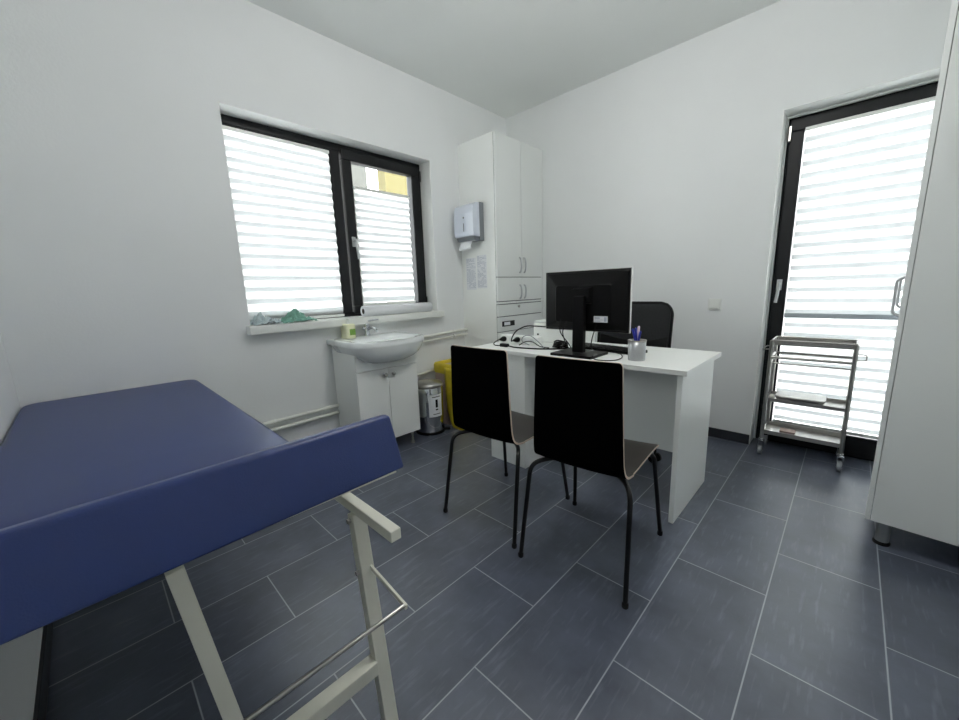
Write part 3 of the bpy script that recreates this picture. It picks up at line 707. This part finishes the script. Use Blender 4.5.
for k in range(7):
    t_ = k / 6
    g.append([(-2.49 + .14 * i / 4 + .02 * t_, TY0 - .085 - .030 * t_ + .008 * math.sin(i * 1.7 + k), 1.540 - .080 * t_ + .012 * (i / 4 - .5) * t_) for i in range(5)])
vs = [p for r_ in g for p in r_]; fs = [(k * 5 + i, k * 5 + i + 1, (k + 1) * 5 + i + 1, (k + 1) * 5 + i) for k in range(6) for i in range(4)]
o = build('paper_tongue', pp.add(vs, fs, 0, True), PAPER, td); sm = o.modifiers.new('s', 'SOLIDIFY'); sm.thickness = .002
# two printed sheets
def sheet(x0_, x1_, z0_, z1_, label, seed, dy):
    q = thing('notice_sheet', label, 'paper', ((x0_ + x1_) / 2, TY0 - .001, z0_), 0, 'notice sheets on the tall cabinet')
    build('page', MB().box(x0_, x1_, TY0 - .0010 - dy, TY0 + .001, z0_, z1_), PAPER, q)
    rnd = random.Random(seed); m = MB(); z = z1_ - .012
    while z > z0_ + .01:
        x = x0_ + .008
        while x < x1_ - .02:
            l_ = rnd.uniform(.008, .03)
            if rnd.random() < .8: m.box(x, min(x + l_, x1_ - .006), TY0 - .0016 - dy, TY0 - .0010 - dy, z, z + .0035)
            x += l_ + .005
        z -= .0095
    build('print', m, INK, q)
sheet(-2.515, -2.390, 1.125, 1.400, 'printed notice sheet below the towel dispenser, nearer the wall', 3, 0)
sheet(-2.382, -2.265, 1.135, 1.415, 'printed notice sheet below the towel dispenser, nearer the cabinet doors', 5, 0)

# ------------------------------------------------------------------ wash basin and its cabinet
vc = thing('vanity_cabinet', 'white gloss two door cabinet under the wash basin', 'cabinet', (-2.41, 1.42, 0))
VY0, VY1, VX = 1.165, 1.645, -2.245
build('carcass', MB().box(XL + .012, VX - .018, VY0, VY0 + .016, .10, .785).box(XL + .012, VX - .018, VY1 - .016, VY1, .10, .785).box(XL + .012, VX - .018, VY0 + .016, VY1 - .016, .10, .116).box(XL + .012, XL + .02, VY0 + .016, VY1 - .016, .116, .60), WHITE, vc)
build('apron', MB().box(VX - .018, VX, VY0, VY1, .620, .785), WHITE, vc, bevel=.001)
ym_ = 1.402
for a, b_, ky in ((VY0 + .001, ym_ - .0015, ym_ - .032), (ym_ + .0015, VY1 - .001, ym_ + .032)):
    d = build('door', MB().box(VX - .018, VX, a, b_, .102, .616), WHITE, vc, bevel=.0012)
    build('knob', MB().lathe([(.006, 0), (.006, .010), (.013, .015), (.015, .021), (.010, .027), (0, .029)], (VX, ky, .575), 18, M=Matrix.Rotation(R(90), 3, 'Y')), STEEL, d)
for xx in (-2.50, -2.285):
    for yy in (VY0 + .05, VY1 - .05):
        build('leg', MB().lathe([(.016, 0), (.016, .012), (.010, .020), (.010, .085), (.018, .10)], (xx, yy, 0), 14), STEEL, vc)
sk = thing('wash_basin', 'white ceramic wash basin with a rounded front bowl below the window', 'sink', (-2.35, 1.42, .78))
BY0, BY1 = 1.135, 1.694; yc = (BY0 + BY1) / 2
def basin_outline(inset=0, xf=0.0, n=28):
    pts = [(XL + .004 + inset, BY0 + inset), ]
    xs_ = -2.235; hw = (BY1 - BY0) / 2 - inset
    out = [(XL + .004 + inset, BY1 - inset), (XL + .004 + inset, BY0 + inset), (-2.40, BY0 + inset), (xs_, BY0 + inset)]
    for k in range(1, n):
        a_ = math.pi * k / n
        out.append((xs_ + (.140 - inset + xf) * math.sin(a_) ** .9, yc - hw * math.cos(a_)))
    out += [(xs_, BY1 - inset), (-2.40, BY1 - inset)]
    return out
def ell(cx, cy, rx, ry, z, n):
    return None
O = basin_outline(); nO = len(O)
def morph(t_, z, cx=-2.285, rx=.205, ry=.235):
    """outline blended towards an ellipse"""
    out = []
    for x, y in O:
        a_ = math.atan2((y - yc) / ry, (x - cx) / rx); ex, ey = cx + rx * math.cos(a_), yc + ry * math.sin(a_)
        out.append((x * (1 - t_) + ex * t_, y * (1 - t_) + ey * t_, z))
    return out
zt_ = .822
rings = []
# inside bowl from the bottom up, over the rim, and down the outside
rings.append([(-2.285 + .02 * math.cos(q_ * 2 * math.pi / nO), yc + .02 * math.sin(q_ * 2 * math.pi / nO), .700) for q_ in range(nO)])
def el(rx, ry, z, cx=-2.285):
    out = []
    for x, y in O:
        a_ = math.atan2((y - yc) / .235, (x + 2.285) / .205); out.append((cx + rx * math.cos(a_), yc + ry * math.sin(a_), z))
    return out
rings = [el(.020, .020, .697), el(.075, .10, .702), el(.125, .165, .722), el(.158, .205, .760), el(.170, .225, .800), el(.176, .232, .816), morph(.35, zt_)]
inn = [(x * .995 - .005 * 2.3, yc + (y - yc) * .985, zt_ + .001) for x, y in O]
rings.append([(x, y, zt_) for x, y in [(XL + .004 + (x - XL - .004) * .985, yc + (y - yc) * .985) for x, y in O]])
rings.append([(x, y, zt_ - .006) for x, y in O])
rings.append([(x, y, .787) for x, y in O])
low = []
def outer(t_, z, k):
    out = []
    for x, y in O:
        if True:
            cx = -2.36
            out.append((cx + (x - cx) * k if x > cx else x * (1 - (1 - k) * 0) + (cx - x) * (1 - k), yc + (y - yc) * k, z))
    return out
def outer(z, k, kx):
    out = []
    for x, y in O:
        x2 = -2.245 + (x + 2.245) * kx if x > -2.245 else max(x, -2.245 - .26 * k)
        out.append((x2, yc + (y - yc) * k, z))
    return out
build('bowl', MB().rings(rings, 0, True, cap1=False), CERAM, sk)
low = [outer(.7868, .985, .985), outer(.770, .965, .97), outer(.745, .92, .93), outer(.715, .83, .85), outer(.690, .70, .70), outer(.670, .50, .48), outer(.660, .25, .2)]
build('bowl_underside', MB().rings(low, 0, True), CERAM, sk)
build('drain', MB().lathe([(.021, 0), (.021, .003), (.016, .004), (0, .002)], (-2.285, yc, .697), 20), CHROME, sk)
build('overflow_hole', MB().lathe([(.010, 0), (.010, .002), (0, .001)], (-2.448, yc - .006, .792), 16, M=Matrix.Rotation(R(75), 3, 'Y')), BLACKP, sk)
fc = thing('faucet', 'chrome mixer tap on the back of the wash basin', 'tap', (-2.505, 1.415, zt_))
build('tap_body', MB().lathe([(.025, 0), (.025, .008), (.019, .014), (.018, .070), (.020, .078), (.014, .090)], (-2.505, 1.415, zt_), 20), CHROME, fc)
build('spout', MB().tube(spline([(-2.495, 1.415, zt_ + .045), (-2.45, 1.415, zt_ + .062), (-2.40, 1.415, zt_ + .058), (-2.375, 1.415, zt_ + .040)]), .0105, 12), CHROME, fc)
build('lever', MB().tube(spline([(-2.505, 1.415, zt_ + .088), (-2.505, 1.425, zt_ + .104), (-2.47, 1.455, zt_ + .112), (-2.44, 1.475, zt_ + .115)]), .006, 10).tube([(-2.505, 1.38, zt_ + .055), (-2.505, 1.45, zt_ + .055)], .012, 12), CHROME, fc)
sb = thing('soap_bottle', 'squat cream soap bottle with a green print on the left rear of the basin', 'bottle', (-2.485, 1.262, zt_))
build('bottle_body', MB().pad(-2.540, -2.436, 1.226, 1.296, zt_, zt_ + .100, .020, .012, eb=.004), SOAP, sb)
build('pump', MB().lathe([(.014, 0), (.014, .012), (.005, .014), (.005, .030)], (-2.485, 1.262, zt_ + .099), 14).box(-2.492, -2.455, 1.256, 1.268, zt_ + .127, zt_ + .135), PVC, sb)
o = build('bottle_label', MB().box(-2.4365, -2.4345, 1.246, 1.288, zt_ + .025, zt_ + .066), SOAPG, sb); o['label'] = 'green leafy print'

# ------------------------------------------------------------------ items on the sill
rl = thing('paper_roll', 'long white paper roll lying on the window sill below the right blind', 'paper roll', (-2.555, 1.735, .957))
build('roll_paper', MB().lathe([(.020, -.31), (.0385, -.31), (.0385, .31), (.020, .31), (.020, -.31)], (-2.555, 1.735, .957 + .0390), 32, M=Matrix.Rotation(R(90), 3, 'X')), PAPER, rl)
build('core', MB().lathe([(.017, -.308), (.020, -.308), (.020, .308), (.017, .308), (.017, -.308)], (-2.555, 1.735, .957 + .0390), 24, M=Matrix.Rotation(R(90), 3, 'X')), CORE, rl)
def crumple(name, label, cat, cx, cy, rx, ry, h, z, m_, seed, peak=None, wr_=.5):
    N_ = 40; vs = []; fs = []
    for j in range(N_ + 1):
        for i in range(N_ + 1):
            u = -1 + 2 * i / N_; v = -1 + 2 * j / N_
            edge = max(0, 1 - (abs(u) ** 2.5 + abs(v) ** 2.5) / 1.6)
            px_, py_ = peak or (0, 0)
            bump = math.exp(-((u - px_) ** 2 * 2.5 + (v - py_) ** 2 * 3.0))
            nz = abs(mnoise.noise(Vector((u * 3 + seed, v * 3, seed * .7)))) + .5 * abs(mnoise.noise(Vector((u * 8, v * 8 + seed, 3))))
            zz = h * (bump * (1 - wr_) + nz * wr_ * 1.3) * edge ** .6
            jx = .09 * mnoise.noise(Vector((v * 4, seed, u))) ; jy = .09 * mnoise.noise(Vector((u * 4, seed + 9, v)))
            vs.append((cx + rx * (u + jx * (abs(u) > .8)), cy + ry * (v + jy), z + .0015 + max(0, zz)))
    for j in range(N_):
        for i in range(N_): q = j * (N_ + 1) + i; fs.append((q, q + 1, q + N_ + 2, q + N_ + 1))
    o = build(name, MB().add(vs, fs, 0, True), m_, loc=(cx, cy, z)); sm = o.modifiers.new('s', 'SOLIDIFY'); sm.thickness = .0015; sm.offset = 1
    return tag(o, label, cat)
crumple('surgical_cloth', 'crumpled green surgical cloth lying on the sill in front of the left blind', 'cloth', -2.585, .965, .075, .105, .085, .957, GREEN, 2.3, (0, -.1), .35)
crumple('plastic_bag', 'crumpled grey blue plastic bag at the left end of the window sill', 'bag', -2.59, .775, .075, .080, .060, .957, BAGGY, 5.1, (0, 0), .75)

# ------------------------------------------------------------------ heating pipes on the left wall
def pipe(y0_, y1_, z0_, z1_, label, r_=.013, ends=True):
    q = thing('heating_pipe', label, 'pipe', (XL + .03, (y0_ + y1_) / 2, min(z0_, z1_)), 0, 'white heating pipes along the window wall')
    build('pipe_run', MB().tube([(XL + .032, y0_, z0_), (XL + .032, y1_, z1_)], r_, 12), PIPE, q)
    for t_ in (.2, .8) if y1_ - y0_ < .9 else (.30, .70):
        y = y0_ + (y1_ - y0_) * t_; z = z0_ + (z1_ - z0_) * t_
        build('pipe_clip', MB().box(XL, XL + .020, y - .006, y + .006, z - .006, z + .006).lathe([(.0150, -.006), (.0150, .006)], (XL + .032, y, z), 12, M=Matrix.Rotation(R(90), 3, 'X')), PVC, q)
pipe(YN + .01, 1.16, .337, .352, 'upper white pipe of the pair between the couch and the basin cabinet')
pipe(YN + .01, 1.16, .285, .301, 'lower white pipe of the pair between the couch and the basin cabinet')
pipe(1.646, 2.4515, .740, .768, 'white pipe under the sill between basin and tall cabinet, upper of the two', .013)
pipe(1.646, 2.4515, .700, .728, 'thin white pipe running just under another between basin and tall cabinet', .009)
pipe(1.646, 2.4515, .430, .480, 'white pipe low on the wall behind the pedal bin and yellow bag', .013)

# ------------------------------------------------------------------ pedal bin
BX, BYc = -2.372, 1.838
pb = thing('pedal_bin', 'round steel pedal bin with a white sticker, on the floor beside the basin cabinet', 'bin', (BX, BYc, 0))
build('bin_body', MB().lathe([(.112, .018), (.115, .022), (.115, .375), (.112, .38)], (BX, BYc, 0), 40), CHROME, pb)
build('base_ring', MB().lathe([(.114, 0), (.120, .003), (.120, .020), (.114, .024)], (BX, BYc, 0), 40), BLACKP, pb)
build('lid', MB().lathe([(.114, .380), (.1185, .382), (.1185, .397), (.109, .411), (.06, .424), (0, .428)], (BX, BYc, 0), 40), STEEL, pb)
build('hinge_box', MB().box(BX - .128, BX - .108, BYc - .03, BYc + .03, .33, .39), BLACKP, pb, bevel=.004)
dq = Vector((.9, -.42, 0)).normalized()
build('pedal', MB().bar(Vector((BX, BYc, .014)) + Vector((.66, .75, 0)).normalized() * .114, Vector((BX, BYc, .014)) + Vector((.66, .75, 0)).normalized() * .160, .05, .008), BLACKP, pb, bevel=.003)
st = MB(); n_ = 10; vs = []; fs = []
for k in range(n_ + 1):
    a_ = R(-40 + 58 * k / n_)
    for z in (.15, .33): vs.append((BX + .1162 * math.cos(a_), BYc + .1162 * math.sin(a_), z))
for k in range(n_): fs.append((2 * k, 2 * k + 2, 2 * k + 3, 2 * k + 1))
o = build('sticker', st.add(vs, fs, 0, True), PAPER, pb); o['label'] = 'white paper sticker'
vs = []; a_ = R(-6)
sp_ = MB()
for z0_, z1_, da in ((.225, .29, 5), (.203, .214, 5), (.308, .314, 18), (.17, .175, 16)):
    vs = []
    for k in range(4):
        q = R(-8 - da + 2 * da * k / 3)
        for z in (z0_, z1_): vs.append((BX + .1168 * math.cos(q), BYc + .1168 * math.sin(q), z))
    sp_.add(vs, [(2 * k, 2 * k + 2, 2 * k + 3, 2 * k + 1) for k in range(3)], 0, True)
o = build('sticker_print', sp_, BLACKP, pb)

# ------------------------------------------------------------------ yellow waste box
yb = thing('waste_box', 'cardboard waste box lined with a yellow bag, on the floor behind the pedal bin', 'box', (-2.40, 2.13, 0))
build('carton', MB().box(-2.500, -2.270, 2.02, 2.25, .0, .500), PINKC, yb, bevel=.003)
m = MB()
def ruff(z, k, ph, amp):
    out = []
    for i, (x, y) in enumerate(rrect(-2.385 - .122 * k, -2.385 + .122 * k, 2.135 - .117 * k, 2.135 + .117 * k, .02, 8)):
        n_ = amp * mnoise.noise(Vector((x * 22, y * 22, ph)))
        dx_, dy_ = x + 2.385, y - 2.135; l_ = math.hypot(dx_, dy_)
        out.append((x + dx_ / l_ * n_, y + dy_ / l_ * n_, z + amp * .8 * mnoise.noise(Vector((x * 18, y * 18, ph + 4)))))
    return out
m.rings([ruff(.44, 1.03, 1, .010), ruff(.47, 1.05, 2, .012), ruff(.505, 1.045, 3, .010), ruff(.53, .99, 4, .008), ruff(.525, .93, 5, .006), ruff(.49, .88, 6, .004), ruff(.40, .84, 7, .0)], 0, True, cap0=False)
build('bag_collar', m, YELLOW, yb)
# hanging side of the bag spilling to the floor
m = MB(); NU, NV = 14, 18; vs = []; fs = []
for j in range(NV + 1):
    t_ = j / NV; z = .50 * (1 - t_) + .002
    for i in range(NU + 1):
        s_ = i / NU
        # wraps the front right corner of the box
        x = -2.258 + .010 * mnoise.noise(Vector((s_ * 5, t_ * 3, 2))) + .012 + .035 * t_ ** 2 + (.05 * t_ ** 8)
        y = 2.006 + (s_ - .4) * .36
        x2 = x; y2 = y
        if s_ < .4: x2 = x - (.4 - s_) / .4 * .115; y2 = 2.006 - .012 * t_
        vs.append((x2 + .008 * math.sin(s_ * 26 + t_ * 2) * (.4 + t_), y2 + .004 * math.sin(t_ * 9), max(.002, z)))
for j in range(NV):
    for i in range(NU): q = j * (NU + 1) + i; fs.append((q, q + 1, q + NU + 2, q + NU + 1))
o = build('bag_skirt', m.add(vs, fs, 0, True), YELLOW, yb); sm = o.modifiers.new('s', 'SOLIDIFY'); sm.thickness = .002

# ------------------------------------------------------------------ light switch
sw = thing('light_switch', 'white square light switch on the back wall left of the glass door', 'switch', (-.69, YB, .935))
build('plate', MB().box(-.730, -.650, YB - .010, YB, .932, 1.010), PVC, sw, bevel=.003)
build('rocker', MB().box(-.718, -.662, YB - .014, YB - .010, .944, .998), PVC, sw, bevel=.002)

# ------------------------------------------------------------------ steel trolley
tr = thing('instrument_trolley', 'small stainless steel instrument trolley on casters before the glass door', 'trolley', (-.137, 3.075, 0))
X0, X1, Y0, Y1 = -.330, .052, 2.978, 3.190
for x in (X0, X1):
    for y in (Y0, Y1):
        build('post', MB().tube([(x, y, .105), (x, y, .755)], .0105, 12), STEEL, tr)
        cm = MB()
        cm.lathe([(.014, .098), (.014, .108), (.006, .108), (.006, .115)], (x, y, 0), 14)
        cm.box(x - .016, x - .012, y - .030, y + .012, .035, .098).box(x + .012, x + .016, y - .030, y + .012, .035, .098).box(x - .016, x + .016, y - .022, y + .014, .090, .098)
        c_o = build('caster', cm, CHROME, tr, bevel=.001)
        build('wheel', MB().tube([(x - .010, y - .012, .032), (x + .010, y - .012, .032)], .032, 22).tube([(x - .015, y - .012, .032), (x + .015, y - .012, .032)], .008, 10), GREYP, c_o)
def frame_loop(z, r_=.005):
    return MB().tube([(X0, Y0, z), (X1, Y0, z)], r_, 10).tube([(X1, Y0, z), (X1, Y1, z)], r_, 10).tube([(X1, Y1, z), (X0, Y1, z)], r_, 10).tube([(X0, Y1, z), (X0, Y0, z)], r_, 10)
for z, hh, gz in ((.728, .026, True), (.362, .022, False), (.142, .026, False)):
    m = MB().box(X0, X1, Y0 + .004, Y1 - .004, z, z + .003)
    m.box(X0, X1, Y0 - .002, Y0 + .002, z, z + hh).box(X0, X1, Y1 - .002, Y1 + .002, z, z + hh).box(X0 - .002, X0 + .002, Y0, Y1, z, z + hh).box(X1 - .002, X1 + .002, Y0, Y1, z, z + hh)
    s_ = build('shelf', m, STEEL, tr, bevel=.001)
build('guard_rail', frame_loop(.757), STEEL, tr)
build('guard_rail', frame_loop(.650, .0085), STEEL, tr)
build('guard_rail', frame_loop(.614, .005), STEEL, tr)
build('side_handle', MB().tube(fillet([(X0, Y0 + .01, .700), (X0 - .045, Y0 + .01, .695), (X0 - .045, Y1 - .03, .695), (X0, Y1 - .03, .700)], .012), .0035, 10), STEEL, tr)
build('side_handle', MB().tube(fillet([(X1, Y0 + .01, .705), (X1 + .045, Y0 + .01, .700), (X1 + .045, Y0 + .01, .668), (X1, Y0 + .01, .665)], .008), .0035, 10), STEEL, tr)
ty = thing('instrument_tray', 'shallow steel tray lying on the middle shelf of the trolley', 'tray', (-.17, 3.06, .366))
build('tray_pan', MB().rings([[(x, y, .366) for x, y in rrect(-.275, -.06, 2.995, 3.145, .03)], [(x, y, .392) for x, y in rrect(-.288, -.047, 2.986, 3.155, .035)], [(x, y, .392) for x, y in rrect(-.284, -.051, 2.990, 3.151, .035)], [(x, y, .369) for x, y in rrect(-.272, -.063, 2.998, 3.142, .03)]], 0, False), STEEL, ty, bevel=.001)
build('tray_lid', MB().pad(-.29, -.045, 2.985, 3.157, .393, .404, .036, .006, eb=.001), STEEL, ty)
o = build('cotton_pad', MB().pad(-.322, -.292, 2.995, 3.07, .366, .394, .012, .010), COTTON, loc=(-.307, 3.03, .366)); tag(o, 'white cotton pad at the left end of the middle trolley shelf', 'cotton pad')
o = build('paper_wrapper', MB().pad(-.25, -.17, 3.05, 3.12, .146, .158, .006, .003), PINKC, loc=(-.21, 3.08, .146)); tag(o, 'small flat pinkish packet on the bottom shelf of the trolley', 'packet')

# ------------------------------------------------------------------ wardrobe at right
wd_ = thing('wardrobe', 'large pale grey wardrobe filling the right edge of the view', 'wardrobe', (.140, 2.200, 0), R(-4.4))
build('carcass', MB().box(.018, .60, 0, .60, .108, 2.45), WHITE2, wd_, local=True, bevel=.001)
for a, b_ in ((0, .298), (.302, .60)):
    d = build('door', MB().box(0, .016, a, b_, .108, 2.45), WHITE2, wd_, local=True, bevel=.0012)
    yh = .030 if a < .2 else .57
    build('handle', MB().tube(fillet([(0, yh, .975), (-.020, yh, .985), (-.020, yh, 1.115), (0, yh, 1.125)], .014), .005, 10), SILVER, d, local=True)
for x, y in ((.060, .042), (.54, .042), (.060, .55), (.54, .55)):
    l_ = build('leg', MB().lathe([(.022, .012), (.022, .108)], (x, y, 0), 20), GREYP, wd_, local=True)
    build('leg_foot', MB().lathe([(.027, 0), (.028, .003), (.028, .010), (.022, .014)], (x, y, 0), 20), BLACKP, l_, local=True)

# ------------------------------------------------------------------ added fill lamp: unseen glowing globe that brightens the room
lp = thing('added_fill_lamp', 'added white globe fill lamp, out of view under the ceiling', 'lamp', (-.75, 1.3, ZC))
build('fill_lamp_base', MB().lathe([(0, 0), (.075, 0), (.075, -.02), (.06, -.03), (0, -.03)], (0, 0, 0), 40), PVC, lp, local=True)
lm = bpy.data.materials.new('fill_lamp_glow'); lm.use_nodes = True
_n = lm.node_tree; _n.nodes.clear(); _o = _n.nodes.new('ShaderNodeOutputMaterial'); _e = _n.nodes.new('ShaderNodeEmission')
_e.inputs['Color'].default_value = (1, .985, .96, 1); _e.inputs['Strength'].default_value = FILL_E = 25.0
_n.links.new(_e.outputs[0], _o.inputs['Surface'])
build('globe', MB().lathe([(.13 * math.sin(math.pi * k / 16) if 0 < k < 16 else 0, -.155 + .13 * math.cos(math.pi * k / 16)) for k in range(17)], (0, 0, 0), 32), lm, lp, local=True)

# ------------------------------------------------------------------ daylight
wo = bpy.data.worlds.new('overcast_sky'); sc.world = wo; wo.use_nodes = True
N, L = wo.node_tree.nodes, wo.node_tree.links
bg = N['Background']
tc = N.new('ShaderNodeTexCoord'); sp = N.new('ShaderNodeSeparateXYZ'); L.new(tc.outputs['Generated'], sp.inputs[0])
cr = N.new('ShaderNodeValToRGB'); mr = N.new('ShaderNodeMapRange')
mr.inputs['From Min'].default_value = -1; mr.inputs['From Max'].default_value = 1; L.new(sp.outputs['Z'], mr.inputs['Value'])
e = cr.color_ramp.elements
e[0].position = 0.42; e[0].color = (.5, .5, .49, 1)
e[1].position = 0.56; e[1].color = (.97, .99, 1.0, 1)
L.new(mr.outputs[0], cr.inputs['Fac']); L.new(cr.outputs['Color'], bg.inputs['Color'])
bg.inputs['Strength'].default_value = 8.0

# ------------------------------------------------------------------ render look
vs_ = sc.view_settings
vs_.view_transform = 'Standard'; vs_.look = 'None'; vs_.exposure = 0.85; vs_.gamma = 1.0; vs_.use_curve_mapping = False
cy = sc.cycles
cy.max_bounces = 12; cy.diffuse_bounces = 8; cy.glossy_bounces = 4; cy.transmission_bounces = 6; cy.transparent_max_bounces = 8
cy.sample_clamp_indirect = 6.0; cy.use_denoising = True; cy.caustics_reflective = False; cy.caustics_refractive = False
